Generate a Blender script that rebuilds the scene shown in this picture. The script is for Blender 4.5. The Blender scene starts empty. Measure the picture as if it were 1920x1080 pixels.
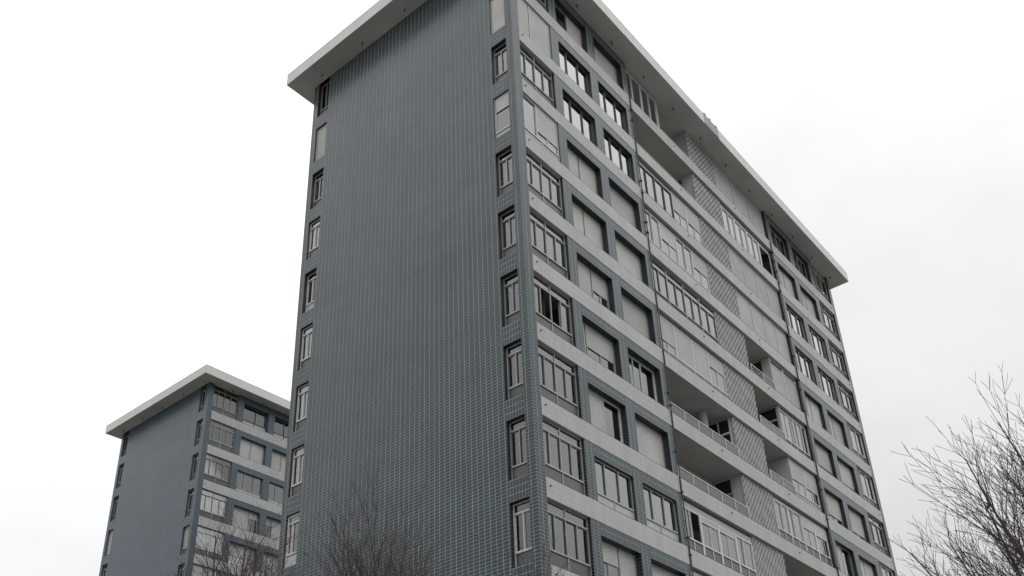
import bpy, math, random
from mathutils import Vector, Matrix
R = math.radians
C = bpy.context.scene.collection
sc = bpy.context.scene

# ------------------------------------------------------------------ camera
F_PX, YAW, PITCH, ROLL = 1846.3, 0.8984164, 0.4948454, -0.0433287
cam_d = bpy.data.cameras.new('camera'); cam = bpy.data.objects.new('camera', cam_d); C.objects.link(cam)
cam.location = (-21.5235, -16.2587, 1.6)
fwd = Vector((math.sin(YAW)*math.cos(PITCH), math.cos(YAW)*math.cos(PITCH), math.sin(PITCH)))
rt = Vector((math.cos(YAW), -math.sin(YAW), 0)); up = rt.cross(fwd)
r2 = rt*math.cos(ROLL)+up*math.sin(ROLL); u2 = up*math.cos(ROLL)-rt*math.sin(ROLL)
cam.rotation_euler = Matrix((r2, u2, -fwd)).transposed().to_euler()
cam_d.sensor_width = 36; cam_d.lens = 36*F_PX/1920
cam_d.shift_y = 254.1/1920          # the photograph is cropped off centre
cam_d.clip_end = 6000; cam_d.clip_start = .1
sc.camera = cam

# ------------------------------------------------------------------ sky, sun, exposure
SUN_EL, SUN_AZ = R(48), R(200)       # hidden sun: compass-like angle from +y
w = bpy.data.worlds.new('World'); sc.world = w; w.use_nodes = True
nt = w.node_tree; N = nt.nodes; L = nt.links; N.clear()
out = N.new('ShaderNodeOutputWorld'); bg = N.new('ShaderNodeBackground')
sky = N.new('ShaderNodeTexSky'); sky.sky_type = 'NISHITA'; sky.sun_disc = False
sky.sun_elevation = SUN_EL; sky.sun_rotation = SUN_AZ
tc = N.new('ShaderNodeTexCoord'); sep = N.new('ShaderNodeSeparateXYZ'); L.new(tc.outputs['Generated'], sep.inputs[0])
# overcast deck: brighter overhead than at the horizon, with soft cloud banks
mr = N.new('ShaderNodeMapRange'); mr.inputs['From Min'].default_value = 0.15; mr.inputs['From Max'].default_value = 1
mr.inputs['To Min'].default_value = 6.6; mr.inputs['To Max'].default_value = 14.9
L.new(sep.outputs['Z'], mr.inputs['Value'])
no = N.new('ShaderNodeTexNoise'); no.inputs['Scale'].default_value = 2.2; no.inputs['Detail'].default_value = 4; no.inputs['Roughness'].default_value = .5
mp = N.new('ShaderNodeMapping'); mp.inputs['Scale'].default_value = (1, 1, 2.2); mp.inputs['Location'].default_value = (3.1, .4, 0)
L.new(tc.outputs['Generated'], mp.inputs[0]); L.new(mp.outputs[0], no.inputs['Vector'])
mr2 = N.new('ShaderNodeMapRange'); mr2.inputs['From Min'].default_value = .32; mr2.inputs['From Max'].default_value = .68
mr2.inputs['To Min'].default_value = .91; mr2.inputs['To Max'].default_value = 1.07
L.new(no.outputs['Fac'], mr2.inputs['Value'])
# a heavier cloud bank low in the east
dt = N.new('ShaderNodeVectorMath'); dt.operation = 'DOT_PRODUCT'; dt.inputs[1].default_value = (.905, .16, .395)
L.new(tc.outputs['Generated'], dt.inputs[0])
mr3 = N.new('ShaderNodeMapRange'); mr3.inputs['From Min'].default_value = .72; mr3.inputs['From Max'].default_value = 1.0; mr3.interpolation_type = 'SMOOTHSTEP'
mr3.inputs['To Min'].default_value = 1.1; mr3.inputs['To Max'].default_value = .84
L.new(dt.outputs['Value'], mr3.inputs['Value'])
m1 = N.new('ShaderNodeMath'); m1.operation = 'MULTIPLY'; L.new(mr.outputs[0], m1.inputs[0]); L.new(mr2.outputs[0], m1.inputs[1])
m2 = N.new('ShaderNodeMath'); m2.operation = 'MULTIPLY'; L.new(m1.outputs[0], m2.inputs[0]); L.new(mr3.outputs[0], m2.inputs[1])
cc = N.new('ShaderNodeCombineColor'); 
for i, k in enumerate((.995, 1.0, 1.005)):
    q = N.new('ShaderNodeMath'); q.operation = 'MULTIPLY'; q.inputs[1].default_value = k; L.new(m2.outputs[0], q.inputs[0]); L.new(q.outputs[0], cc.inputs[i])
mx = N.new('ShaderNodeMix'); mx.data_type = 'RGBA'; mx.inputs[0].default_value = .93
L.new(sky.outputs[0], mx.inputs[6]); L.new(cc.outputs[0], mx.inputs[7])
L.new(mx.outputs[2], bg.inputs['Color']); bg.inputs['Strength'].default_value = .11
L.new(bg.outputs[0], out.inputs['Surface'])

sd = bpy.data.lights.new('sun', 'SUN'); so = bpy.data.objects.new('sun', sd); C.objects.link(so)
sd.energy = .6; sd.angle = R(40); sd.color = (1, .97, .93)
sdir = Vector((math.sin(SUN_AZ)*math.cos(SUN_EL), math.cos(SUN_AZ)*math.cos(SUN_EL), math.sin(SUN_EL)))
so.rotation_euler = sdir.to_track_quat('Z', 'Y').to_euler(); so.location = (0, 0, 60)
sc.view_settings.view_transform = 'Standard'; sc.view_settings.look = 'None'
sc.view_settings.exposure = 0; sc.view_settings.gamma = 1
sc.cycles.max_bounces = 8; sc.cycles.transparent_max_bounces = 24

# ------------------------------------------------------------------ materials
def mat(name, col, rough=.7, spec=.3, noise=0, nscale=3, streak=0, bump=0, metal=0, fine=0):
    m = bpy.data.materials.new(name); m.use_nodes = True; t = m.node_tree; b = t.nodes['Principled BSDF']
    b.inputs['Base Color'].default_value = (*col, 1); b.inputs['Roughness'].default_value = rough
    b.inputs['Specular IOR Level'].default_value = spec; b.inputs['Metallic'].default_value = metal
    if noise or streak or fine:
        c = t.nodes.new('ShaderNodeTexCoord'); last = None
        def layer(scale, vec, amp, det=5):
            nonlocal last
            mpn = t.nodes.new('ShaderNodeMapping'); mpn.inputs['Scale'].default_value = vec; t.links.new(c.outputs['Object'], mpn.inputs[0])
            n = t.nodes.new('ShaderNodeTexNoise'); n.inputs['Scale'].default_value = scale; n.inputs['Detail'].default_value = det
            t.links.new(mpn.outputs[0], n.inputs['Vector'])
            r = t.nodes.new('ShaderNodeMapRange'); r.inputs['From Min'].default_value = .3; r.inputs['From Max'].default_value = .7
            r.inputs['To Min'].default_value = 1-amp; r.inputs['To Max'].default_value = 1+amp*.6
            t.links.new(n.outputs['Fac'], r.inputs['Value'])
            if last is None: last = r.outputs[0]
            else:
                mm = t.nodes.new('ShaderNodeMath'); mm.operation = 'MULTIPLY'; t.links.new(last, mm.inputs[0]); t.links.new(r.outputs[0], mm.inputs[1]); last = mm.outputs[0]
        if noise: layer(nscale, (1, 1, 1), noise)
        if streak: layer(2.2, (1.6, 1.6, .12), streak, 6)
        if fine: layer(22, (1, 1, 1), fine, 3)
        v = t.nodes.new('ShaderNodeVectorMath'); v.operation = 'SCALE'; v.inputs[0].default_value = col
        t.links.new(last, v.inputs['Scale']); t.links.new(v.outputs[0], b.inputs['Base Color'])
        m['_fac'] = 1
    return m

def vary(m, lo, hi):
    t = m.node_tree; b = t.nodes['Principled BSDF']; src = b.inputs['Base Color'].links[0].from_socket
    oi = t.nodes.new('ShaderNodeObjectInfo'); r = t.nodes.new('ShaderNodeMapRange'); r.inputs['To Min'].default_value = lo; r.inputs['To Max'].default_value = hi
    t.links.new(oi.outputs['Random'], r.inputs['Value']); v = t.nodes.new('ShaderNodeVectorMath'); v.operation = 'SCALE'
    t.links.new(src, v.inputs[0]); t.links.new(r.outputs[0], v.inputs['Scale']); t.links.new(v.outputs[0], b.inputs['Base Color'])

def tile_mat(name, c1, c2, grout, bw=.2375, bh=.11875, mortar=.010, rough=.22, spec=.45, streak=.12, noise=.1, wide=1):
    """stack-bond glazed tiles laid in the UV map (metres)"""
    m = mat(name, c1, rough, spec); t = m.node_tree; b = t.nodes['Principled BSDF']
    uv = t.nodes.new('ShaderNodeUVMap'); uv.uv_map = 'UVMap'
    br = t.nodes.new('ShaderNodeTexBrick'); br.offset = 0; br.squash = 1; br.offset_frequency = 1
    br.inputs['Scale'].default_value = 1; br.inputs['Mortar Size'].default_value = mortar; br.inputs['Mortar Smooth'].default_value = .2
    br.inputs['Brick Width'].default_value = bw; br.inputs['Row Height'].default_value = bh; br.inputs['Bias'].default_value = 0
    br.inputs['Color1'].default_value = (*c1, 1); br.inputs['Color2'].default_value = (*c2, 1); br.inputs['Mortar'].default_value = (*grout, 1)
    mw = t.nodes.new('ShaderNodeMapping'); mw.inputs['Scale'].default_value = (1/wide, 1, 1)   # upright joints wider than bed joints
    br.inputs['Brick Width'].default_value = bw/wide
    t.links.new(uv.outputs[0], mw.inputs[0]); t.links.new(mw.outputs[0], br.inputs['Vector'])
    c = t.nodes.new('ShaderNodeTexCoord'); last = br.outputs['Color']
    for (sca, vec, amp) in ((.35, (1, 1, 1), noise), (1.5, (1.5, 1.5, .1), streak), (1.1, (1, 1, 1), noise*.7), (.9, (.12, .12, 1.3), noise*.9), (7, (1.6, 1.6, .12), streak*.5)):
        if not amp: continue
        mpn = t.nodes.new('ShaderNodeMapping'); mpn.inputs['Scale'].default_value = vec; t.links.new(c.outputs['Object'], mpn.inputs[0])
        n = t.nodes.new('ShaderNodeTexNoise'); n.inputs['Scale'].default_value = sca; n.inputs['Detail'].default_value = 6; t.links.new(mpn.outputs[0], n.inputs['Vector'])
        r = t.nodes.new('ShaderNodeMapRange'); r.inputs['From Min'].default_value = .3; r.inputs['From Max'].default_value = .7
        r.inputs['To Min'].default_value = 1-amp; r.inputs['To Max'].default_value = 1+amp*.7; t.links.new(n.outputs['Fac'], r.inputs['Value'])
        v = t.nodes.new('ShaderNodeVectorMath'); v.operation = 'SCALE'; t.links.new(last, v.inputs[0]); t.links.new(r.outputs[0], v.inputs['Scale']); last = v.outputs[0]
    t.links.new(last, b.inputs['Base Color'])
    rr = t.nodes.new('ShaderNodeMapRange'); rr.inputs['To Min'].default_value = rough; rr.inputs['To Max'].default_value = .8
    t.links.new(br.outputs['Fac'], rr.inputs['Value']); t.links.new(rr.outputs[0], b.inputs['Roughness'])
    bp = t.nodes.new('ShaderNodeBump'); bp.inputs['Strength'].default_value = .12; bp.inputs['Distance'].default_value = .01; bp.invert = True
    t.links.new(br.outputs['Fac'], bp.inputs['Height']); t.links.new(bp.outputs[0], b.inputs['Normal'])
    return m

def slat_mat(name, col, pitch=.055):
    m = mat(name, col, .5, .3); t = m.node_tree; b = t.nodes['Principled BSDF']
    uv = t.nodes.new('ShaderNodeUVMap'); uv.uv_map = 'UVMap'; s = t.nodes.new('ShaderNodeSeparateXYZ'); t.links.new(uv.outputs[0], s.inputs[0])
    a = t.nodes.new('ShaderNodeMath'); a.operation = 'DIVIDE'; a.inputs[1].default_value = pitch; t.links.new(s.outputs['Y'], a.inputs[0])
    f = t.nodes.new('ShaderNodeMath'); f.operation = 'FRACT'; t.links.new(a.outputs[0], f.inputs[0])
    g = t.nodes.new('ShaderNodeMath'); g.operation = 'LESS_THAN'; g.inputs[1].default_value = .16; t.links.new(f.outputs[0], g.inputs[0])
    c = t.nodes.new('ShaderNodeTexCoord'); n = t.nodes.new('ShaderNodeTexNoise'); n.inputs['Scale'].default_value = .9; n.inputs['Detail'].default_value = 6
    t.links.new(c.outputs['Object'], n.inputs['Vector'])
    r = t.nodes.new('ShaderNodeMapRange'); r.inputs['From Min'].default_value = .3; r.inputs['From Max'].default_value = .7; r.inputs['To Min'].default_value = .86; r.inputs['To Max'].default_value = 1.06
    t.links.new(n.outputs['Fac'], r.inputs['Value'])
    v = t.nodes.new('ShaderNodeVectorMath'); v.operation = 'SCALE'; v.inputs[0].default_value = col; t.links.new(r.outputs[0], v.inputs['Scale'])
    x = t.nodes.new('ShaderNodeMix'); x.data_type = 'RGBA'; t.links.new(g.outputs[0], x.inputs[0]); t.links.new(v.outputs[0], x.inputs[6]); x.inputs[7].default_value = (col[0]*.62, col[1]*.62, col[2]*.62, 1)
    t.links.new(x.outputs[2], b.inputs['Base Color'])
    bp = t.nodes.new('ShaderNodeBump'); bp.inputs['Strength'].default_value = .3; bp.inputs['Distance'].default_value = .01; bp.invert = True
    t.links.new(g.outputs[0], bp.inputs['Height']); t.links.new(bp.outputs[0], b.inputs['Normal'])
    return m

def glass_mat(name, tint, refl=1.0):
    m = bpy.data.materials.new(name); m.use_nodes = True; t = m.node_tree; t.nodes.clear()
    o = t.nodes.new('ShaderNodeOutputMaterial'); tr = t.nodes.new('ShaderNodeBsdfTransparent'); tr.inputs[0].default_value = (*tint, 1)
    gl = t.nodes.new('ShaderNodeBsdfGlossy'); gl.inputs['Roughness'].default_value = .015
    fr = t.nodes.new('ShaderNodeFresnel'); fr.inputs['IOR'].default_value = 1.52
    mu = t.nodes.new('ShaderNodeMath'); mu.operation = 'MULTIPLY_ADD'; mu.inputs[1].default_value = 2.5*refl; mu.inputs[2].default_value = .03; mu.use_clamp = True
    t.links.new(fr.outputs[0], mu.inputs[0]); x = t.nodes.new('ShaderNodeMixShader')
    t.links.new(mu.outputs[0], x.inputs[0]); t.links.new(tr.outputs[0], x.inputs[1]); t.links.new(gl.outputs[0], x.inputs[2]); t.links.new(x.outputs[0], o.inputs[0])
    return m

M = dict(
    tile=tile_mat('blue_tile', (.021, .040, .050), (.028, .048, .058), (.25, .27, .27), mortar=.009, wide=1.5, spec=.36),
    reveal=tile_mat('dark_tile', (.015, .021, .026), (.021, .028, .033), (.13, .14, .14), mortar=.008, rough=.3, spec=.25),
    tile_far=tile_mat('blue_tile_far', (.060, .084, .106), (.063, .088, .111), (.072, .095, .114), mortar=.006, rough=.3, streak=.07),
    white=tile_mat('white_tile', (.385, .388, .385), (.41, .412, .408), (.295, .297, .293), bw=.12, bh=.2375, mortar=.006, rough=.45, spec=.35, streak=.09, noise=.03),
    fascia=tile_mat('fascia_tile', (.60, .598, .59), (.63, .628, .62), (.50, .498, .49), bw=.12, bh=.2375, mortar=.006, rough=.45, spec=.3, streak=.045, noise=.03),
    patch=mat('fresh_render', (.36, .38, .37), .8, noise=.15),
    soffit=mat('soffit_plaster', (.50, .50, .49), .85, noise=.18, nscale=.5, fine=.06),
    plaster=mat('loggia_plaster', (.42, .415, .405), .85, noise=.14, nscale=.6),
    slab=mat('concrete_slab', (.42, .41, .395), .85, noise=.12, nscale=1),
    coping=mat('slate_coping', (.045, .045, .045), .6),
    alu=mat('anodised_frame', (.31, .31, .305), .35, .5, noise=.08, nscale=2, metal=0),
    wht=mat('white_frame', (.52, .52, .515), .4, .5, noise=.06, nscale=2),
    dark=mat('dark_frame', (.075, .075, .078), .4, .4),
    shut=slat_mat('roller_shutter', (.45, .448, .435)),
    shut2=slat_mat('roller_shutter_grey', (.40, .403, .402)),
    curt=mat('light_curtain', (.78, .78, .77), .9, .1, noise=.12, nscale=1.5, streak=.1),
    sheer=mat('grey_blind', (.60, .60, .60), .9, .1, noise=.15, nscale=.8),
    red=mat('red_cloth', (.16, .03, .035), .9, .1),
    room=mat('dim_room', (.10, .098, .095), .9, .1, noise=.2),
    panel=mat('lower_panel', (.078, .078, .077), .35, .5, noise=.15, nscale=.8),
    panel_l=mat('light_lower_panel', (.40, .405, .40), .4, .4, noise=.1),
    glass=glass_mat('window_glass', (.90, .91, .91)),
    glass_p=glass_mat('bright_glass', (.88, .89, .89), 1.3),
    glass_dark=mat('dark_door_glass', (.02, .019, .02), .08, .5),
    glass_d=glass_mat('smoked_glass', (.45, .47, .47), .9),
    glass_b=glass_mat('balcony_glass', (.34, .35, .35), .55),
    pipe=mat('pipe_lead', (.055, .057, .06), .5, noise=.3, nscale=4),
    brick_l=mat('pierced_block', (.39, .388, .38), .85, noise=.12, fine=.12),
    brick_d=mat('block_joint', (.27, .268, .26), .9, noise=.1),
    bark=mat('bark', (.085, .068, .062), .85, .2, noise=.3, nscale=6),
    twig=mat('twig_bark', (.075, .058, .057), .8, .2, noise=.25, nscale=3),
    twig_dark=mat('dark_twig_bark', (.085, .066, .068), .8, .2, noise=.25, nscale=3),
    grass=mat('ground_gravel', (.20, .19, .17), .95, .1, noise=.35, nscale=1.2, fine=.3),
    asphalt=mat('asphalt', (.10, .098, .096), .9, .2, noise=.2, nscale=.7, fine=.25),
    paving=tile_mat('paving', (.20, .195, .185), (.24, .235, .22), (.12, .12, .11), bw=.4, bh=.4, mortar=.012, rough=.8),
    kerb=mat('kerb_stone', (.30, .295, .28), .85, noise=.15),
    line=mat('road_paint', (.72, .72, .69), .6, noise=.15, fine=.15),
    gravel=mat('roof_gravel', (.25, .25, .24), .95, noise=.2),
)

for k_, lo, hi in (('shut', .84, 1.08), ('shut2', .88, 1.06), ('curt', .6, 1.1), ('sheer', .55, 1.0), ('panel', .75, 1.2), ('white', .94, 1.03), ('alu', .8, 1.15)): vary(M[k_], lo, hi)

# ------------------------------------------------------------------ mesh helpers
class Face:
    """a facade frame: u runs along the wall, z up, n outward"""
    def __init__(s, o, u, n): s.o = Vector(o); s.u = Vector(u); s.n = Vector(n)
    def p(s, u, z, n=0.): return s.o+s.u*u+s.n*n+Vector((0, 0, z))
class MB:
    def __init__(s): s.v = []; s.f = []; s.uv = []; s.mi = []; s.cur = 0
    def sync(s):
        while len(s.mi) < len(s.f): s.mi.append(s.cur)
    def use(s, i): s.sync(); s.cur = i
    def quad(s, pts, uvs):
        i = len(s.v); s.v += [tuple(p) for p in pts]; s.f.append(tuple(range(i, i+len(pts)))); s.uv += uvs
    def rect(s, F, u0, u1, z0, z1, n=0., rot=False, uo=0.):       # a sheet facing outward
        pts = [F.p(u0, z0, n), F.p(u1, z0, n), F.p(u1, z1, n), F.p(u0, z1, n)]
        uvs = [(u0+uo, z0), (u1+uo, z0), (u1+uo, z1), (u0+uo, z1)]
        if rot: uvs = [(z-z0, u-u0) for u, z in uvs]
        # keep the outward side the front side
        nn = (pts[1]-pts[0]).cross(pts[2]-pts[0])
        if nn.dot(F.n) < 0: pts.reverse(); uvs.reverse()
        s.quad(pts, uvs)
    def box(s, F, u0, u1, z0, z1, n0, n1, skip=''):
        c = [[[F.p(u, z, n) for n in (n0, n1)] for z in (z0, z1)] for u in (u0, u1)]
        cen = F.p((u0+u1)/2, (z0+z1)/2, (n0+n1)/2)
        def q(ps, uv):
            m = (ps[1]-ps[0]).cross(ps[2]-ps[0]); mid = (ps[0]+ps[2])/2
            if m.dot(mid-cen) < 0: ps = ps[::-1]; uv = uv[::-1]
            s.quad(ps, uv)
        if 'f' not in skip: q([c[0][0][1], c[1][0][1], c[1][1][1], c[0][1][1]], [(u0, z0), (u1, z0), (u1, z1), (u0, z1)])
        if 'b' not in skip: q([c[0][0][0], c[1][0][0], c[1][1][0], c[0][1][0]], [(u0, z0), (u1, z0), (u1, z1), (u0, z1)])
        if 'l' not in skip: q([c[0][0][0], c[0][0][1], c[0][1][1], c[0][1][0]], [(n0, z0), (n1, z0), (n1, z1), (n0, z1)])
        if 'r' not in skip: q([c[1][0][0], c[1][0][1], c[1][1][1], c[1][1][0]], [(n0, z0), (n1, z0), (n1, z1), (n0, z1)])
        if 'd' not in skip: q([c[0][0][0], c[1][0][0], c[1][0][1], c[0][0][1]], [(u0, n0), (u1, n0), (u1, n1), (u0, n1)])
        if 't' not in skip: q([c[0][1][0], c[1][1][0], c[1][1][1], c[0][1][1]], [(u0, n0), (u1, n0), (u1, n1), (u0, n1)])
    def tube(s, a, b, ra, rb, k=8, cap=False):
        a = Vector(a); b = Vector(b); d = (b-a).normalized(); x = d.orthogonal().normalized(); y = d.cross(x)
        i = len(s.v)
        for j in range(k):
            an = 2*math.pi*j/k; o = x*math.cos(an)+y*math.sin(an); s.v.append(tuple(a+o*ra)); s.v.append(tuple(b+o*rb))
        for j in range(k):
            j2 = (j+1) % k; s.f.append((i+2*j, i+2*j2, i+2*j2+1, i+2*j+1)); s.uv += [(j/k, 0), ((j+1)/k, 0), ((j+1)/k, 1), (j/k, 1)]
        if cap:
            s.f.append(tuple(i+2*j for j in range(k))[::-1]); s.uv += [(0, 0)]*k
            s.f.append(tuple(i+2*j+1 for j in range(k))); s.uv += [(0, 0)]*k
    def reveal(s, F, u0, u1, z0, z1, d, sides='lrtb'):            # inner faces of an opening
        P = F.p
        if 'l' in sides: s.quad([P(u0, z0, 0), P(u0, z0, -d), P(u0, z1, -d), P(u0, z1, 0)], [(0, z0), (d, z0), (d, z1), (0, z1)])
        if 'r' in sides: s.quad([P(u1, z0, 0), P(u1, z0, -d), P(u1, z1, -d), P(u1, z1, 0)], [(0, z0), (d, z0), (d, z1), (0, z1)])
        if 't' in sides: s.quad([P(u0, z1, 0), P(u1, z1, 0), P(u1, z1, -d), P(u0, z1, -d)], [(0, u0), (0, u1), (d, u1), (d, u0)])
        if 'b' in sides: s.quad([P(u0, z0, 0), P(u1, z0, 0), P(u1, z0, -d), P(u0, z0, -d)], [(0, u0), (0, u1), (d, u1), (d, u0)])
    def build(s, name, m, parent=None, smooth=False, m2=None):
        if not s.f: return None
        s.sync()
        me = bpy.data.meshes.new(name); me.from_pydata(s.v, [], s.f); l = me.uv_layers.new(name='UVMap')
        flat = [c for t in s.uv for c in t]; l.data.foreach_set('uv', flat)
        if smooth: me.polygons.foreach_set('use_smooth', [True]*len(me.polygons))
        me.materials.append(m)
        if m2: me.materials.append(m2); me.polygons.foreach_set('material_index', s.mi)
        me.update(); o = bpy.data.objects.new(name, me); C.objects.link(o)
        if parent: o.parent = parent
        return o
def empty(name, loc, rz=0, **k):
    o = bpy.data.objects.new(name, None); C.objects.link(o); o.location = loc; o.rotation_euler = (0, 0, rz); o.empty_display_size = .5
    for a, b in k.items(): o[a] = b
    return o

# ------------------------------------------------------------------ windows
def kind_h(s_): return s_[1] == 'H'
def window(root, F, u0, u1, z0, z1, d, strips, rng, name='window', fr='alu', rail=None, trans=None, panel='panel', fw=.036, sh='shut',
           glass='glass', label=None, mull=None):
    """frame (the window itself) > glass, roller_shutter, curtain, lower_panel. strips: (width share, kind, open share)
    kinds: S closed shutter, H half shutter over glass, P pane with curtain, G pane with grey blind, D dark pane, O open"""
    fm, gm, sm, cm, pm, dm = MB(), MB(), MB(), MB(), MB(), MB()
    t = .05
    # outer frame
    fm.box(F, u0, u0+fw, z0, z1, -d-t, -d); fm.box(F, u1-fw, u1, z0, z1, -d-t, -d)
    fm.box(F, u0+fw, u1-fw, z0, z0+fw, -d-t, -d-.003); fm.box(F, u0+fw, u1-fw, z1-fw, z1, -d-t, -d-.003)
    zb = z0+fw; zt = z1-fw
    W = u1-u0-2*fw
    if rail:      # fixed lower panel under a rail
        zr = z0+rail; fm.box(F, u0+fw, u1-fw, zr-.03, zr+.03, -d-t, -d+.02)
        pm.box(F, u0+fw, u1-fw, z0+fw, zr-.03, -d-t+.01, -d-.02); zb = zr+.03
        for s_ in ([.5] if mull is None else mull): fm.box(F, u0+fw+W*s_-.022, u0+fw+W*s_+.022, z0+fw, zr-.03, -d-.02, -d+.004)
    if trans:     # fixed light above a rail
        zq = z1-trans; fm.box(F, u0+fw, u1-fw, zq-.025, zq+.025, -d-t, -d+.012)
        gm.box(F, u0+fw, u1-fw, zq+.025, z1-fw, -d-t+.015, -d-t+.02)
        for s_ in ([.5] if mull is None else mull): fm.box(F, u0+fw+W*s_-.022, u0+fw+W*s_+.022, zq+.025, z1-fw, -d-t+.005, -d-.004)
        zt = zq-.025
    tot = sum(s_[0] for s_ in strips); a = u0+fw
    for i, s_ in enumerate(strips):
        b = a+W*s_[0]/tot; kind = s_[1]; op = s_[2] if len(s_) > 2 else 0
        if kind_h(s_) and d > .2: op = min(.9, op+.14)          # the sill hides the lowest part from the street
        if i < len(strips)-1:
            nx = strips[i+1][1]
            if kind in 'SH' and nx in 'SH': fm.use(1); fm.box(F, b-.02, b+.02, zb, zt, -d-t+.004, -d-.022); fm.use(0); fm.box(F, b+.021, b+.06, zb, zt, -d-t+.004, -d+.004)
            else: fm.box(F, b-.016, b+.016, zb, zt, -d-t+.004, -d+.006)
        za = zt
        if kind in 'SH':
            zs = zb if kind == 'S' else zb+(zt-zb)*op
            sm.box(F, a+.022, b-.022, zs, zt, -d-.03, -d-.012)
            if kind == 'H':
                fm.box(F, a+.012, b-.012, zs-.03, zs, -d-.036, -d-.006)
            za = zs
        if kind in 'HPGD':
            # sliding sashes
            nsash = 2 if (b-a) > .95 and kind != 'D' else 1; sw = .02
            for q in range(nsash):
                x0 = a+.01+(b-a-.02)*q/nsash; x1 = a+.01+(b-a-.02)*(q+1)/nsash; nn = -d-t+.012*(q % 2)
                for (p0, p1, q0, q1) in ((x0, x0+sw, zb, za), (x1-sw, x1, zb, za), (x0+sw, x1-sw, zb, zb+.03), (x0+sw, x1-sw, za-.025, za)):
                    if q1-q0 > .01: fm.use(1 if fr == 'alu' and (kind == 'D' or (p0 == x1-sw and kind != 'H')) else 0); fm.box(F, p0, p1, q0, q1, nn-.02, nn+.02); fm.use(0)
                gm.box(F, x0+sw, x1-sw, zb+.03, max(za-.025, zb+.05), nn-.004, nn)
            if kind in 'PGH':
                kk = 'P' if kind == 'P' or rng.random() < .45 else 'G'
                mm = cm if kk == 'P' else dm; off = .04 if kk == 'P' else .07
                n = max(4, int((b-a)/.07)); x = a
                drop = zb+(.0 if kind != 'H' else 0)
                for q in range(n):
                    y = a+(b-a)*(q+1)/n; n0 = -d-t-off+(.018 if q % 2 else -.012); n1 = -d-t-off+(-.012 if q % 2 else .018)
                    if kk == 'G': n0 = n1 = -d-t-off
                    mm.quad([F.p(x, drop, n0), F.p(y, drop, n1), F.p(y, zt, n1), F.p(x, zt, n0)], [(x, drop), (y, drop), (y, zt), (x, zt)]); x = y
        a = b
    o = fm.build(name, M[fr], root, m2=M['dark'])
    if label: o['label'] = label
    for nm, mb, mm in (('glass', gm, M[glass]), ('roller_shutter', sm, M[sh]), ('curtain', cm, M['curt']), ('blind', dm, M['sheer']), ('lower_panel', pm, M[panel])):
        mb.build(nm, mm, o)
    return o

H = 2.85; BT = .694; SOF = 2.981; FH = .68
V = [(.346, 1.116), (11.25, 12.02)]

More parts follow.
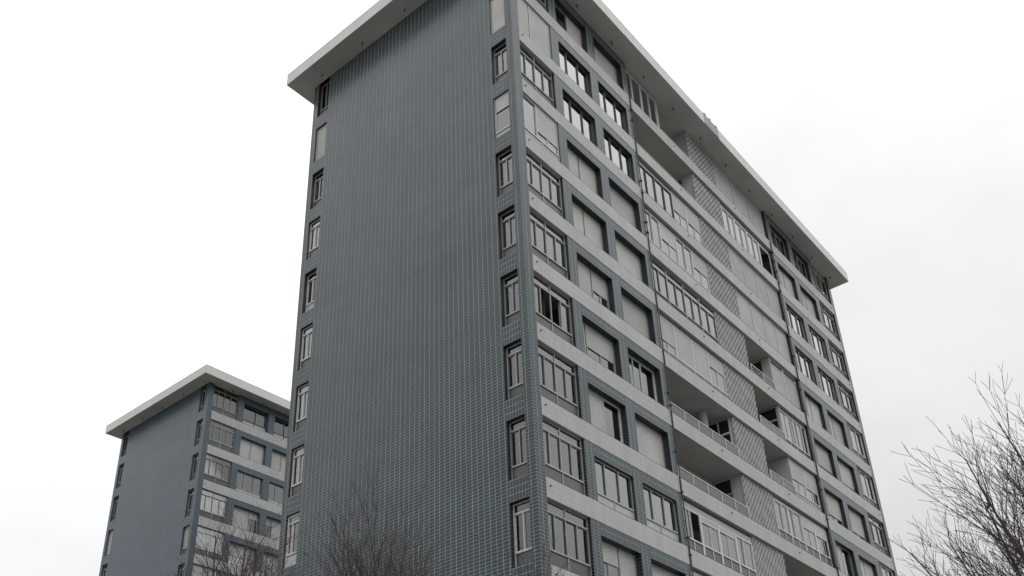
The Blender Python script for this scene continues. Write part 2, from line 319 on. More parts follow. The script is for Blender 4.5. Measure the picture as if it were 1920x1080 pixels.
def tower(root, zt, W, cfg, rng, tile, full=True):
    """zt: height of the underside of the topmost band above the root; storeys are counted from the top"""
    LT, P1, P2 = 32.62, 8.89, 23.45
    FA = Face((0, 0, zt), (1, 0, 0), (0, -1, 0)); EN = Face((0, 0, zt), (0, 1, 0), (-1, 0, 0))
    FR = Face((LT, 0, zt), (0, 1, 0), (1, 0, 0)); BK = Face((0, W, zt), (1, 0, 0), (0, 1, 0))
    base = -zt; ns = int((zt-1.9)//H)+1                    # storeys 0..ns-1 have bands; a ground floor below
    VV = [V[0], (W-1.09, W-.32)]
    wl, rv, sl, pl, room = MB(), MB(), MB(), MB(), MB()
    low = -H*(ns-1)                                        # underside of the lowest band
    # ---- end wall, storey by storey
    RD = .2
    for k in range(ns):
        z = -H*k; top = SOF if k == 0 else z+H
        wl.rect(EN, 0, VV[0][0], z, top); wl.rect(EN, VV[0][1], VV[1][0], z, top); wl.rect(EN, VV[1][1], W, z, top)
        for a, b in VV:
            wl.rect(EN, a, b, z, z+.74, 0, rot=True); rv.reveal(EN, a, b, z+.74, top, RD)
    wl.rect(EN, 0, W, base, low); wl.rect(FR, 0, W, base, SOF)
    # ---- front
    sec = [(.44, 2.68, 3.22, 5.57, 6.16, 8.47, P1), None]
    wins_side = [[(.44, 2.68), (3.22, 5.57), (6.16, 8.47)], [(29.83, 32.2), (26.92, 29.25), (24.0, 26.3)]]
    for k in range(ns):
        z = -H*k; top = SOF if k == 0 else z+H
        wl.rect(FA, 0, .44, z, top, uo=.035); wl.rect(FA, 32.2, LT, z, top)
        lh = 2.41 if k else 2.45
        for side, (cw, w2, w3) in enumerate(wins_side):
            us = sorted([cw, w2, w3]); lo_, hi_ = (.44, P1) if side == 0 else (P2, 32.2)
            zb = z+BT
            # piers
            cuts = [lo_]+[q for t in us for q in t]+[hi_]
            for i in range(0, len(cuts), 2):
                if cuts[i+1]-cuts[i] > .02: wl.rect(FA, cuts[i], cuts[i+1], zb, top)
            for a, b in (w2, w3):
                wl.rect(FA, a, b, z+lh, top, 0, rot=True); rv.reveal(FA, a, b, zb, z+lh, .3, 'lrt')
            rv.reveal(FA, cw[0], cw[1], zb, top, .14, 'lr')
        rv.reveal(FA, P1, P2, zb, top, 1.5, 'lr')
    wl.rect(FA, 0, LT, base, low)
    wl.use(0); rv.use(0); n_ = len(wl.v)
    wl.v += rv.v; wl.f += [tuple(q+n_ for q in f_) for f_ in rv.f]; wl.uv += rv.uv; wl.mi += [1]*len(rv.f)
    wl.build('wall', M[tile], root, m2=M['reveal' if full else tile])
    MB_ = MB(); MB_.rect(BK, 0, LT, base, SOF); MB_.build('rear_wall', M[tile], root)
    # ---- bands, one per storey
    for k in range(ns):
        z = -H*k; b = MB(); b.box(FA, .44, P1-.03, z, z+BT, -.12, .012); b.box(FA, P1+.05, P2-.05, z, z+BT-.006, -.12, .006); b.box(FA, P2+.03, 32.2, z, z+BT, -.12, .012)
        pb = b.build('parapet_band', M['white'], root)
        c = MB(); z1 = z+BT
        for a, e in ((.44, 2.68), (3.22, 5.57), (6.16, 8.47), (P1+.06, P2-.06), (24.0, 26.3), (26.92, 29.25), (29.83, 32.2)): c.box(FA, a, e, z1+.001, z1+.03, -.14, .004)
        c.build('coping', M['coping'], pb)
        for x in (.62, 12.9, 19.2, 31.9):
            d = MB(); p = FA.p(x, z+.42, .012); d.tube(p, p+Vector((0, -.06, -.01)), .022, .022, 8, True)
            if k < 10: d.build('overflow_spout', M['coping'], pb)
    # ---- slabs, loggia walls, dark rooms
    for k in range(ns+1):
        z = -H*k+(0 if k < ns else 0)
        if k < ns: sl.box(FA, .01, LT-.01, z+.02, z+.30, -W+.01, -.121)
    sl.build('floor_slab', M['slab'], root)
    for k in range(ns):
        z = -H*k+.31; top = (SOF if k == 0 else -H*k+H+.02)-.003
        pl.rect(FA, P1, P2, z, top, -1.5)
        # screen wall's side returns
        pl.box(FA, 14.72+.02, 14.72+.14, z, top, -1.49, -.2); pl.box(FA, 17.70-.14, 17.70-.02, z, top, -1.49, -.2)
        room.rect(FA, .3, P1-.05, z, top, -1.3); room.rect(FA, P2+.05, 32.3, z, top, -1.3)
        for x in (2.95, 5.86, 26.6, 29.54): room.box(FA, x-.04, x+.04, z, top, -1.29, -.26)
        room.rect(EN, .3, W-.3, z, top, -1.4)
    pl.build('loggia_wall', M['plaster'], root); room.build('room_wall', M['room'], root)
    # ---- pierced screen, one panel per storey
    for k in range(ns if full else 3):
        z = -H*k; top = SOF if k == 0 else z+H
        bd = MB(); bd.box(FA, 14.72, 17.70, z+BT, top, -.2, -.16)
        sp = bd.build('pierced_screen', M['brick_d'], root); bb = MB()
        rows = int((top-z-BT)/.119)
        for r in range(rows+1):
            za = z+BT+.008+r*.119
            if za+.1 > top: break
            sh = (r*.100) % .27
            x = 14.72-.27+sh
            while x < 17.70:
                a = max(x, 14.735); b = min(x+.18, 17.685)
                if b-a > .03: bb.box(FA, a, b, za, za+.092, -.16, -.118+.008*math.sin(r*7.1+x*3))
                x += .27
        bb.build('block', M['brick_l'], sp)
    # ---- windows
    for k in range(ns):
        z = -H*k; top = SOF if k == 0 else z+H; g = lambda n: cfg.get((n, k), None)
        lh = 2.41 if k else 2.45
        for n, (a, b), F_, za, zb_, d, dn in (
                ('c', (.44, 2.68), FA, z+BT+.03, top-.02, .11, 'corner_window'), ('w2', (3.22, 5.57), FA, z+BT+.03, z+lh-.003, .25, 'window'), ('w3', (6.16, 8.47), FA, z+BT+.03, z+lh-.003, .27, 'window'),
                ('fc', (29.83, 32.2), FA, z+BT+.03, top-.02, .11, 'corner_window'), ('f2', (26.92, 29.25), FA, z+BT+.03, z+lh-.003, .2, 'window'), ('f3', (24.0, 26.3), FA, z+BT+.03, z+lh-.003, .2, 'window'),
                ('er', VV[0], EN, z+.743, top-.02, .16, 'side_window'), ('el', VV[1], EN, z+.743, top-.02, .16, 'side_window')):
            c = g(n)
            if c is None: c = default(n, rng)
            c = dict(c); st = c.pop('s'); dd = c.pop('d', d)
            window(root, F_, a+.003, b-.003, za, zb_, dd, st, rng, name=dn, **c)
        # the middle bays
        for n, (a, b) in (('ml', (P1+.09, 14.70)), ('mr', (17.72, P2-.06))):
            c = g(n) or MIDDEF[(k*3+(n == 'mr')) % len(MIDDEF)]
            for seg in c: bay(root, FA, a, b, z, top, seg, rng)
    # ---- roof
    X1, Y1, X0, Y0 = LT+1.13, W+.912, -1.036, -.929
    r = MB(); RF = Face((0, 0, zt), (1, 0, 0), (0, -1, 0))
    f = MB()
    for F_, u0, u1 in ((Face((0, Y0, zt), (1, 0, 0), (0, -1, 0)), X0, X1), (Face((X0, 0, zt), (0, 1, 0), (-1, 0, 0)), Y0, Y1), (Face((X1, 0, zt), (0, 1, 0), (1, 0, 0)), Y0, Y1), (Face((0, Y1, zt), (1, 0, 0), (0, 1, 0)), X0, X1)):
        f.rect(F_, u0, u1, SOF, SOF+FH)
    f.build('roof_fascia', M['fascia'], root)
    s = MB(); i_ = .004
    s.quad([Vector((X0, Y0, zt+SOF)), Vector((X0, Y1, zt+SOF)), Vector((X1, Y1, zt+SOF)), Vector((X1, Y0, zt+SOF))], [(X0, Y0), (X0, Y1), (X1, Y1), (X1, Y0)])
    so_ = s.build('soffit', M['soffit'], root)
    t = MB(); t.quad([Vector((X0, Y0, zt+SOF+FH)), Vector((X1, Y0, zt+SOF+FH)), Vector((X1, Y1, zt+SOF+FH)), Vector((X0, Y1, zt+SOF+FH))], [(X0, Y0), (X1, Y0), (X1, Y1), (X0, Y1)])
    t.build('roof', M['gravel'], root)
    cp = MB(); e = .006
    for (x0, y0, x1, y1) in ((X0-e, Y0-e, X1+e, Y0+.3), (X0-e, Y1-.3, X1+e, Y1+e), (X0-e, Y0+.301, X0+.3, Y1-.301), (X1-.3, Y0+.301, X1+e, Y1-.301)):
        cp.box(Face((0, 0, zt), (1, 0, 0), (0, 1, 0)), x0, x1, SOF+FH+.003, SOF+FH+.03, y0, y1)
    cp.build('roof_edge_trim', M['wht'], root)
    for x, y in [(1.9+2.77*i, -.24) for i in range(12)]+[(-.34, .15+2.82*i) for i in range(5)]:
        dr = MB(); dr.tube((x, y, zt+SOF+.01), (x, y, zt+SOF-.17), .032, .028, 8, True); dr.build('drip_pipe', M['pipe'], so_)
    # plant room on the roof, set well back
    ph = MB(); PF = Face((0, 4, zt+SOF+FH), (1, 0, 0), (0, -1, 0)); ph.box(PF, 11, 20, 0, 2.6, -4.5, 0); ph.build('plant_room', M['plaster'], root)
    # ---- downpipes
    for x in (P1, P2):
        dp = MB(); zz = SOF-2.3 if x == P1 else SOF-2.4; r_ = random.Random(int(x*10)+int(W*7))
        px = 0; lo = base
        while zz > lo:
            nz = max(lo, zz-r_.uniform(.5, .95)); nx = r_.uniform(-.012, .012)
            dp.tube(FA.p(x+px, zz, .05), FA.p(x+nx, nz, .05), .027, .027, 8)
            if r_.random() < .5: dp.box(FA, x-.055+nx, x+.06+nx, nz-.03, nz+.03, .0, .10)
            px = nx; zz = nz
        dp.build('downpipe', M['pipe'], root)
    return FA

def default(n, rng):
    r = rng.random()
    if n in ('c', 'fc'): return ENC() if r < .75 else dict(s=[(.4, 'S'), (.6, 'S')])
    if n in ('er', 'el'): return SIDE()
    if r < .35: return P3()
    if r < .6: return dict(s=[(.46, 'S'), (.54, 'S')])
    if r < .8: return dict(s=[(.14, 'S'), (.86, 'H', .3)], fr='alu')
    return dict(s=[(.14, 'P'), (.86, 'S')])
def ENC(kinds='GGGG', **k):
    return dict(dict(s=[(.19 if i == 0 else .27, kk) for i, kk in enumerate(kinds)], fr='alu', rail=.5, trans=.38, mull=[.47], glass='glass'), **k)
def SIDE(**k): return dict(dict(s=[(.5, 'G'), (.5, 'G')], fr='alu', rail=.5, trans=.33, mull=[]), **k)
def P3(**k): return dict(dict(s=[(.3, 'P'), (.36, 'P'), (.34, 'P')], fr='dark', fw=.022, panel='panel_l', glass='glass_p', d=.13, rail=.15), **k)
SH2 = dict(s=[(.46, 'S'), (.54, 'S')]); SHN = dict(s=[(.13, 'S'), (.87, 'S')])

def bay(root, F, a, b, z, top, seg, rng):
    """seg: (from share, to share, kind, ...) of a middle bay"""
    s0, s1, kind = seg[:3]; u0 = a+(b-a)*s0+.003; u1 = a+(b-a)*s1-.003; z0 = z+BT+.03; z1 = top-.003
    if kind == 'win':            # a row of separate units; each unit a strip list
        units = seg[3]; opt = dict(seg[4]) if len(seg) > 4 else {}
        n = len(units); d = opt.pop('d', .13); head = opt.pop('head', .17)
        hb = MB(); hb.box(F, u0, u1, z1-head, z1-min(.12, head*.4), -d-.12, -d-.02)
        hd = hb.build('shutter_box', M['shut2'], root)
        for i, st in enumerate(units):
            x0 = u0+(u1-u0)*i/n+.002; x1 = u0+(u1-u0)*(i+1)/n-.002
            window(root, F, x0, x1, z0, z1-head-.002, d, st, rng, name='bay_window', **opt)
    elif kind == 'shut':         # flush closed shutters
        n = seg[3]; d = .14
        window(root, F, u0, u1, z0, z1-.02, d, [(1, 'S')]*n, rng, name='bay_window', fr='wht', fw=.045, sh=seg[4] if len(seg) > 4 else 'shut2')
    elif kind == 'rail':
        style = seg[3]; m = MB(); g = MB(); h = .14 if style == 'low' else .5
        m.box(F, u0, u1, z0+h-.04, z0+h, -.09, -.04)
        n = max(2, round((u1-u0)/1.13))
        for i in range(n+1):
            x = u0+.02+(u1-u0-.04)*i/n; m.box(F, x-.02, x+.02, z0, z0+h-.041, -.085, -.045)
            if i < n and style == 'glass':
                y = u0+.02+(u1-u0-.04)*(i+1)/n; g.box(F, x+.021, y-.021, z0+.02, z0+h-.05, -.07, -.062)
        if style == 'bars':
            for q in (.14, .3): m.box(F, u0, u1, z0+q-.012, z0+q+.012, -.08, -.05)
        o = m.build('balcony_railing', M['alu' if style == 'low' else 'wht'], root)
        g.build('glass', M['glass_b'], o)
    elif kind == 'door':         # doors at the back of an open loggia
        n0 = 1.49; m = MB(); g = MB(); zb = z+.31; zt_ = zb+2.05
        k = seg[3]; 
        m.box(F, u0, u1, zt_, zt_+.07, -n0, -n0+.06); m.box(F, u0, u1, top-.08, top-.004, -n0, -n0+.06)
        for i in range(k+1):
            x = u0+(u1-u0-.06)*i/k; m.box(F, x, x+.06, zb, zt_, -n0, -n0+.055); m.box(F, x, x+.06, zt_+.07, top-.08, -n0, -n0+.055)
        g.box(F, u0+.06, u1-.06, zb, top-.08, -n0+.001, -n0+.02)
        o = m.build('balcony_door', M['wht'], root); g.build('glass', M['glass_d'], o); 
        bk = MB(); bk.rect(F, u0+.05, u1-.05, zb, top-.08, -n0+.0005); bk.build('blind', M['room'], o)
    elif kind == 'sdoor':        # a glazed door in the side wall of an open balcony
        xw = {'L': 14.74, 'R': a+(b-a)*.46}[seg[3]]; SF = Face((xw, 0, F.o.z), (0, 1, 0), (-1, 0, 0)); m = MB(); g = MB(); zb = z+.31; q0, q1 = seg[4:6]
        for x in ((q0, q0+.07), (q1-.07, q1)) + (((q0+q1)/2-.03, (q0+q1)/2+.03),)*seg[6]: m.box(SF, x[0], x[1], zb, top-.1, .002, .05)
        m.box(SF, q0+.07, q1-.07, zb+1.72, zb+1.82, .002, .045)
        g.box(SF, q0+.07, q1-.07, zb, top-.1, .002, .02)
        o = m.build('balcony_door', M[seg[7]], root); g.build('glass', M['glass_dark'], o)
    elif kind == 'side':         # glazed screen that closes an enclosure towards the open balcony
        m = MB(); x = u0
        m.box(F, x, x+.06, z0-.3, z1, -1.48, -.12); m.build('balcony_partition', M['plaster' if seg[3] == 'l' else 'slab'], root)
    elif kind == 'col':
        m = MB(); p = F.p(u0, z+.3, -.95); m.tube(p, F.p(u0, z1, -.95), .2, .2, 24); m.build('column', M['plaster'], root, True)

def S(n, k='S', op=0): return [(1/n, k, op)]*n
H2 = [(1, 'H', .5)]; P2S = [(.5, 'P'), (.5, 'P')]
MIDDEF = [[(0, 1, 'shut', 4)], [(0, 1, 'win', [P2S, H2, P2S, H2], dict(fr='wht', rail=.5))], [(0, 1, 'rail', 'glass'), (.55, .95, 'door', 2)],
          [(0, 1, 'win', [[(.5, 'G'), (.5, 'G')]]*4, dict(fr='alu', rail=.45, trans=.35, mull=[]))]]

near = {
    # corner of the front
    ('c', 0): dict(s=[(.3, 'D'), (.35, 'D'), (.35, 'G')], fr='alu', trans=.4, rail=.5), ('c', 1): dict(s=[(.35, 'S'), (.65, 'S')], fr='wht', d=.05), ('c', 2): ENC(), ('c', 3): dict(s=[(.38, 'P'), (.62, 'H', .25)], fr='wht', d=.05, rail=.32, panel='panel_l'),
    ('c', 4): ENC(), ('c', 5): ENC(), ('c', 6): dict(s=[(.2, 'P'), (.27, 'O'), (.27, 'O'), (.26, 'P')], fr='alu', rail=.5, trans=.38, mull=[.47]), ('c', 7): ENC('GGPP'), ('c', 8): ENC('GPGP'), ('c', 9): ENC('PGDP'), ('c', 10): dict(s=[(.5, 'S'), (.5, 'S')], fr='wht', d=.05),
    ('w2', 0): dict(s=[(.13, 'P'), (.37, 'D'), (.5, 'S')]), ('w2', 1): P3(), ('w2', 2): P3(), ('w2', 3): SH2, ('w2', 4): SH2, ('w2', 5): dict(s=[(.52, 'S'), (.48, 'H', .3)]),
    ('w2', 6): dict(s=[(.2, 'S'), (.8, 'H', .28)]), ('w2', 7): dict(s=[(.54, 'S'), (.46, 'D')], fr='wht'), ('w2', 8): P3(fr='alu', rail=.4, d=.1), ('w2', 9): dict(s=[(.55, 'H', .45), (.45, 'S')]), ('w2', 10): SH2,
    ('w3', 0): dict(s=[(.13, 'D'), (.87, 'S')]), ('w3', 1): P3(), ('w3', 2): P3(), ('w3', 3): SHN, ('w3', 4): SHN, ('w3', 5): SHN,
    ('w3', 6): dict(s=[(.1, 'S'), (.42, 'P'), (.42, 'D')], fr='wht'), ('w3', 7): dict(s=[(.14, 'D'), (.86, 'S')]), ('w3', 8): P3(fr='alu', rail=.4, d=.1), ('w3', 9): SHN, ('w3', 10): SH2,
    # far end of the front
    ('f3', 0): dict(s=[(.5, 'D'), (.5, 'G')]), ('f2', 0): dict(s=[(.5, 'D'), (.5, 'G')]), ('f3', 1): SH2, ('f2', 1): SH2, ('f3', 2): P3(), ('f2', 2): P3(), ('f3', 3): P3(), ('f2', 3): P3(fr='wht'), ('f3', 4): SH2, ('f2', 4): SH2,
    ('f3', 5): dict(s=[(1, 'H', .22)]), ('f2', 5): dict(s=[(1, 'H', .2)]), ('f3', 6): dict(s=[(1, 'H', .27)]), ('f2', 6): dict(s=[(1, 'H', .22)]), ('f3', 7): dict(s=[(.5, 'S'), (.5, 'D')]), ('f2', 7): SH2, ('f3', 8): dict(s=[(1, 'H', .3)]),
    ('fc', 0): ENC('GGG'), ('fc', 1): ENC('PPP'), ('fc', 2): ENC('PGP'), ('fc', 3): ENC('GGG'), ('fc', 4): ENC('GPP', fr='wht', trans=None), ('fc', 5): ENC('PPP', fr='wht', trans=None), ('fc', 6): ENC('GGG'), ('fc', 7): ENC('PPG', fr='wht', trans=None),
    # narrow windows of the end wall
    ('er', 0): SIDE(), ('er', 1): dict(s=[(1, 'S')], d=.06, fr='wht', fw=.03), ('er', 2): SIDE(), ('er', 3): dict(s=[(1, 'H', .62)], fr='wht', d=.06, rail=.3, panel='panel_l', mull=[]),
    ('er', 4): SIDE(), ('er', 5): SIDE(), ('er', 6): SIDE(), ('er', 7): SIDE(), ('er', 8): SIDE(), ('er', 9): SIDE(fr='wht'), 
    ('el', 0): dict(s=[(.5, 'D'), (.5, 'D')], rail=.5, mull=[]), ('el', 1): dict(s=[(1, 'S')], d=.08, fr='wht', fw=.03), ('el', 2): SIDE(), ('el', 3): SIDE(s=[(.5, 'P'), (.5, 'P')], glass='glass_p', fr='wht', d=.1), ('el', 4): SIDE(s=[(.5, 'G'), (.5, 'P')], fr='wht', panel='panel_l'),
    ('el', 5): SIDE(s=[(.5, 'P'), (.5, 'G')], glass='glass_p', fr='wht', d=.1), ('el', 6): SIDE(s=[(.5, 'P'), (.5, 'P')], glass='glass_p', fr='wht', d=.1), ('el', 7): SIDE(s=[(.5, 'P'), (.5, 'G')], glass='glass_p', fr='wht', d=.1), ('el', 8): SIDE(s=[(.6, 'D'), (.4, 'P')], fr='wht', panel='panel_l', d=.08, fw=.07),
    # middle bays
    ('ml', 0): [(0, .5, 'win', [[(.4, 'D'), (.6, 'G')], [(.5, 'G'), (.5, 'G')]], dict(fr='wht')), (.5, .51, 'side', 'l'), (.5, 1, 'rail', 'low')],
    ('ml', 1): [(0, 1, 'rail', 'low'), (0, 1, 'sdoor', 'L', .7, 1.4, 0, 'alu')],
    ('ml', 2): [(0, .54, 'win', [P2S, P2S], dict(fr='dark', rail=.2, panel='panel_l', fw=.035, head=.3)), (.54, 1, 'win', [H2, H2], dict(fr='wht'))],
    ('ml', 3): [(0, 1, 'win', [P2S, H2, [(.5, 'G'), (.5, 'P')], H2], dict(fr='wht', rail=.25, panel='panel_l'))],
    ('ml', 4): [(0, 1, 'win', [[(.5, 'G'), (.5, 'G')]]*4, dict(fr='alu', rail=.36, trans=.4, mull=[], head=.05))],
    ('ml', 5): [(0, 1, 'win', [[(1, 'H', .3)], [(1, 'S')], [(1, 'S')], [(1, 'H', .62)]], dict(fr='wht', sh='shut2', rail=.3, panel='panel_l'))],
    ('ml', 6): [(0, 1, 'rail', 'glass'), (0, 1, 'sdoor', 'L', .25, 1.42, 1, 'wht'), (.80, .81, 'col')],
    ('ml', 7): [(0, 1, 'rail', 'glass'), (0, 1, 'sdoor', 'L', .6, 1.45, 0, 'alu')],
    ('ml', 8): [(0, 1, 'win', [[(.45, 'P'), (.55, 'O')], [(1, 'H', .84)], [(1, 'H', .86)], [(.4, 'D'), (.6, 'P')]], dict(fr='wht', rail=.5, fw=.06, head=.36))],
    ('ml', 9): [(0, 1, 'win', [[(1, 'H', .6)], [(1, 'S')], [(1, 'H', .4)], [(1, 'S')]], dict(fr='wht'))],
    ('mr', 0): [(0, 1, 'shut', 3, 'shut2')],
    ('mr', 1): [(0, 1, 'win', [[(.5, 'G'), (.5, 'P')], [(.5, 'G'), (.5, 'G')], [(.5, 'P'), (.5, 'G')], [(1, 'O')]], dict(fr='wht', fw=.07, head=.25))],
    ('mr', 2): [(0, 1, 'shut', 4, 'shut2')], ('mr', 3): [(0, 1, 'shut', 4, 'shut2')],
    ('mr', 4): [(0, .46, 'rail', 'bars'), (0, 1, 'sdoor', 'R', .5, 1.3, 0, 'alu'), (.46, .47, 'side', 'l'), (.47, 1, 'win', [[(1, 'S')], [(1, 'S')]], dict(fr='wht', sh='shut2', trans=.3, mull=[], head=.05))],
    ('mr', 5): [(0, .46, 'rail', 'glass'), (0, 1, 'sdoor', 'R', .2, 1.4, 0, 'alu'), (.46, .47, 'side', 'l'), (.47, 1, 'win', [[(.8, 'G'), (.2, 'D')], [(.25, 'D'), (.4, 'G'), (.35, 'D')]], dict(fr='wht', rail=.35))],
    ('mr', 6): [(0, .46, 'rail', 'glass'), (.46, .47, 'side', 'l'), (.47, 1, 'win', [[(1, 'H', .42)], [(1, 'H', .40)]], dict(fr='wht', rail=.35, sh='shut2', panel='panel_l', head=.08))],
    ('mr', 7): [(0, .49, 'win', [[(.5, 'P'), (.5, 'D')], [(.35, 'D'), (.65, 'G')]], dict(fr='wht', rail=.5, fw=.045, head=.2)), (.5, 1, 'win', [[(1, 'H', .68)], [(1, 'H', .66)]], dict(fr='wht', rail=.5, fw=.06, head=.2))],
    ('mr', 8): [(0, 1, 'rail', 'glass'), (.1, .5, 'door', 2)],
}
far = {
    ('c', 0): ENC('GDDP'), ('c', 1): ENC('DGGG'), ('c', 2): ENC(), ('c', 3): ENC('PPPP'), ('c', 4): dict(s=[(.5, 'P'), (.5, 'P')], rail=.5, trans=.4, fr='wht'),
    ('w2', 0): dict(s=[(.55, 'D'), (.45, 'D')], fr='dark', rail=.45, panel='panel_l', fw=.06), ('w3', 0): dict(s=[(.5, 'D'), (.5, 'D')], fr='dark', rail=.45, panel='panel_l', fw=.06),
    ('w2', 1): SH2, ('w3', 1): SH2, ('w2', 2): P3(fr='alu', rail=.35), ('w3', 2): P3(fr='alu', rail=.35), ('w2', 3): dict(s=[(.66, 'S'), (.34, 'H', .55)]), ('w3', 3): dict(s=[(.3, 'H', .5), (.7, 'S')]),
    ('w2', 4): dict(s=[(.66, 'H', .3), (.34, 'S')]), ('w3', 4): SH2,
    ('er', 4): dict(s=[(1, 'S')], fr='wht', rail=.5, mull=[]), ('el', 0): SIDE(s=[(.5, 'P'), (.5, 'P')]), ('el', 3): dict(s=[(1, 'S')], fr='wht'),
}

for k_ in [k for k in near if k[0] in ('f2', 'f3')]:
    if near[k_].get('glass') == 'glass_p': near[k_] = dict(near[k_], fr='alu', d=.1)
rng = random.Random(5)
t1 = empty('apartment_tower', (0, 0, 0), 0, label='tall near apartment tower of grey blue tiles with white bands, filling the centre', category='apartment building', group='tiled apartment towers')
tower(t1, 34.967+1.6, 12.34, near, rng, 'tile')
# repaired stretch of fascia with its upstand brackets
pm = MB(); FF = Face((0, -.929, 34.967+1.6), (1, 0, 0), (0, -1, 0))
pm.box(FF, 15.05, 16.55, SOF+.0, SOF+FH+.05, .002, .02); pm.box(FF, 15.1, 15.3, SOF+FH+.05, SOF+FH+.14, -.15, .03); pm.box(FF, 15.7, 15.82, SOF+FH+.05, SOF+FH+.2, -.15, .03); pm.box(FF, 16.3, 16.5, SOF+FH+.05, SOF+FH+.13, -.15, .03)
pm.build('fascia_repair', M['patch'], t1)
t2 = empty('apartment_tower', (14.185, 41.215, 0), -.007, label='smaller far apartment tower of smooth blue walls, behind the near tower at left', category='apartment building', group='tiled apartment towers')
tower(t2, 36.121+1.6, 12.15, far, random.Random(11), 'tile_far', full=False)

# ------------------------------------------------------------------ ground, street
G0 = Face((0, 0, 0), (1, 0, 0), (0, 1, 0))
def sheet(name, x0, x1, y0, y1, z, m):
    b = MB(); b.quad([Vector((x0, y0, z)), Vector((x1, y0, z)), Vector((x1, y1, z)), Vector((x0, y1, z))], [(x0, y0), (x1, y0), (x1, y1), (x0, y1)])
    o = b.build(name, m); o['kind'] = 'structure'; return o
sheet('ground', -1500, 1500, -1500, 1500, 0, M['grass'])
sheet('road', -300, 300, -13.5, -6.5, .004, M['asphalt'])
def slab(name, x0, x1, y0, y1, z, m):
    b = MB(); b.box(G0, x0, x1, -.05, z, y0, y1); o = b.build(name, m); o['kind'] = 'structure'; return o
slab('pavement', -300, 300, -6.35, -2.5, .12, M['paving']); slab('pavement', -300, 300, -18.5, -13.65, .12, M['paving'])
slab('kerb', -300, 300, -6.499, -6.351, .13, M['kerb']); slab('kerb', -300, 300, -13.649, -13.501, .13, M['kerb'])
slab('path', -3.2, 33, -2.49, -.03, .06, M['paving'])
lm = MB()
for i in range(60):
    x = -150+i*5; lm.quad([Vector((x, -10.06, .008)), Vector((x+2.5, -10.06, .008)), Vector((x+2.5, -9.94, .008)), Vector((x, -9.94, .008))], [(0, 0), (1, 0), (1, 1), (0, 1)])
o = lm.build('road_marking', M['line']); o['kind'] = 'structure'

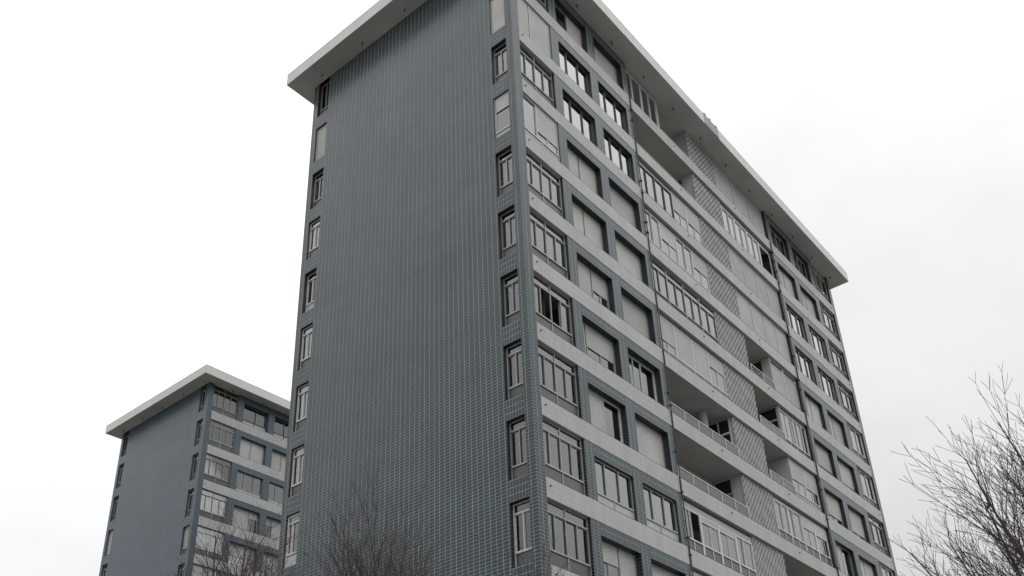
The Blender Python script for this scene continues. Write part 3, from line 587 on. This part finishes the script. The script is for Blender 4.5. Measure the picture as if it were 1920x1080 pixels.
# ------------------------------------------------------------------ bare trees
def polytube(mb, pts, rads, k):
    n = len(pts); i0 = len(mb.v)
    for i, p in enumerate(pts):
        d = (pts[min(i+1, n-1)]-pts[max(i-1, 0)]).normalized(); x = d.cross(Vector((.31, .83, .46))).normalized(); y = d.cross(x)
        for j in range(k):
            a = 2*math.pi*j/k; mb.v.append(tuple(p+(x*math.cos(a)+y*math.sin(a))*rads[i]))
    for i in range(n-1):
        for j in range(k):
            j2 = (j+1) % k; mb.f.append((i0+i*k+j, i0+i*k+j2, i0+(i+1)*k+j2, i0+(i+1)*k+j)); mb.uv += [(0, 0), (1, 0), (1, 1), (0, 1)]
def tree(az, dist, height, seed, label, limbs=9, spread=30, lean=(0, 0), levels=3, dens=1., twig='twig', trunk_r=.11, fork=.3, tmin=.0035, ang=(26, 42)):
    rg = random.Random(seed); a = R(az)
    root = empty('bare_tree', (cam.location.x+math.sin(a)*dist, cam.location.y+math.cos(a)*dist, 0), 0, label=label, category='tree', group='bare winter trees')
    tm, wm = MB(), MB()
    def branch(p, d, length, r, lev):
        n = max(3, int(length/.28)); pts = [p]; rads = [r]; q = p.copy(); dd = d.copy(); kids = []
        step = length/n; bend = Vector((rg.gauss(0, .02), rg.gauss(0, .02), .07))
        for i in range(n):
            dd = (dd+bend*(.5 if lev else .35)+Vector((rg.gauss(0, .028), rg.gauss(0, .028), rg.gauss(0, .02)))).normalized()
            q = q+dd*step; pts.append(q.copy()); t = (i+1)/n; rads.append(max(tmin, r*(1-t*.86)))
            kids.append((q.copy(), dd.copy(), t, rads[-1]))
        polytube(tm if lev == 0 else wm, pts, rads, 6 if lev == 0 else (4 if lev == 1 else 3))
        if lev >= levels: return
        nk = int(length*(3.6 if lev == 0 else 4.6 if lev == 1 else 4.0)*dens); side = rg.random()*6.28
        for j in range(nk):
            t = .2+.78*(j+rg.random()*.7)/nk; kk = kids[min(len(kids)-1, int(t*n))]
            side += 2.4+rg.gauss(0, .4); x = kk[1].orthogonal().normalized(); y = kk[1].cross(x); o_ = x*math.cos(side)+y*math.sin(side)
            an = R(rg.uniform(*ang)); nd = (kk[1]*math.cos(an)+o_*math.sin(an)).normalized()
            ln_ = length*(1-t*.72)*rg.uniform(.34, .58)
            if ln_ > .12: branch(kk[0], nd, ln_, max(tmin, kk[3]*.6), lev+1)
    th = height*fork; base = Vector((0, 0, -.05)); pts = [base]; rads = [trunk_r*1.25]
    for i in range(6):
        t = (i+1)/6; pts.append(Vector((lean[0]*t*.3+rg.gauss(0, .02), lean[1]*t*.3+rg.gauss(0, .02), th*t))); rads.append(trunk_r*(1-.25*t))
    polytube(tm, pts, rads, 10)
    topp = pts[-1]
    for i in range(limbs):
        az_ = 2*math.pi*i/limbs+rg.gauss(0, .25); inc = R(spread*(.25 if i % 3 == 0 else .7 if i % 3 == 1 else 1.)*rg.uniform(.8, 1.2))
        d = Vector((math.cos(az_)*math.sin(inc)+lean[0]*.1, math.sin(az_)*math.sin(inc)+lean[1]*.1, math.cos(inc))).normalized()
        ln_ = (height-th)*(1.0 if i % 3 == 0 else .93 if i % 3 == 1 else .84)*rg.uniform(.86, 1.02)
        branch(topp-Vector((0, 0, rg.uniform(0, th*.35))), d, ln_, trunk_r*.46, 0)
    tm.build('trunk', M['bark' if twig == 'twig' else 'twig_dark'], root); wm.build('crown', M[twig], root)
    return root
tree(43.3, 17, 9.5, 3, 'bare tree with fine dark twigs in front of the tiled end wall, low centre', limbs=12, spread=9, dens=1.4, tmin=.0027, ang=(16, 30), fork=.36)
tree(51.0, 16, 7.9, 8, 'thin bare tree at the foot of the near corner of the big tower', limbs=7, spread=12, dens=1.3, tmin=.0028, ang=(18, 32))
tree(34.8, 21, 10.6, 14, 'bare reddish tree in front of the small far tower at left', limbs=12, spread=15, dens=1.2, trunk_r=.16, tmin=.003)
tree(83.5, 13.5, 8.15, 27, 'large bare tree against the white sky at the right edge', limbs=24, spread=26, lean=(-.1, .1), dens=1.6, twig='twig_dark', trunk_r=.11, tmin=.0028, levels=3, ang=(20, 34), fork=.34)
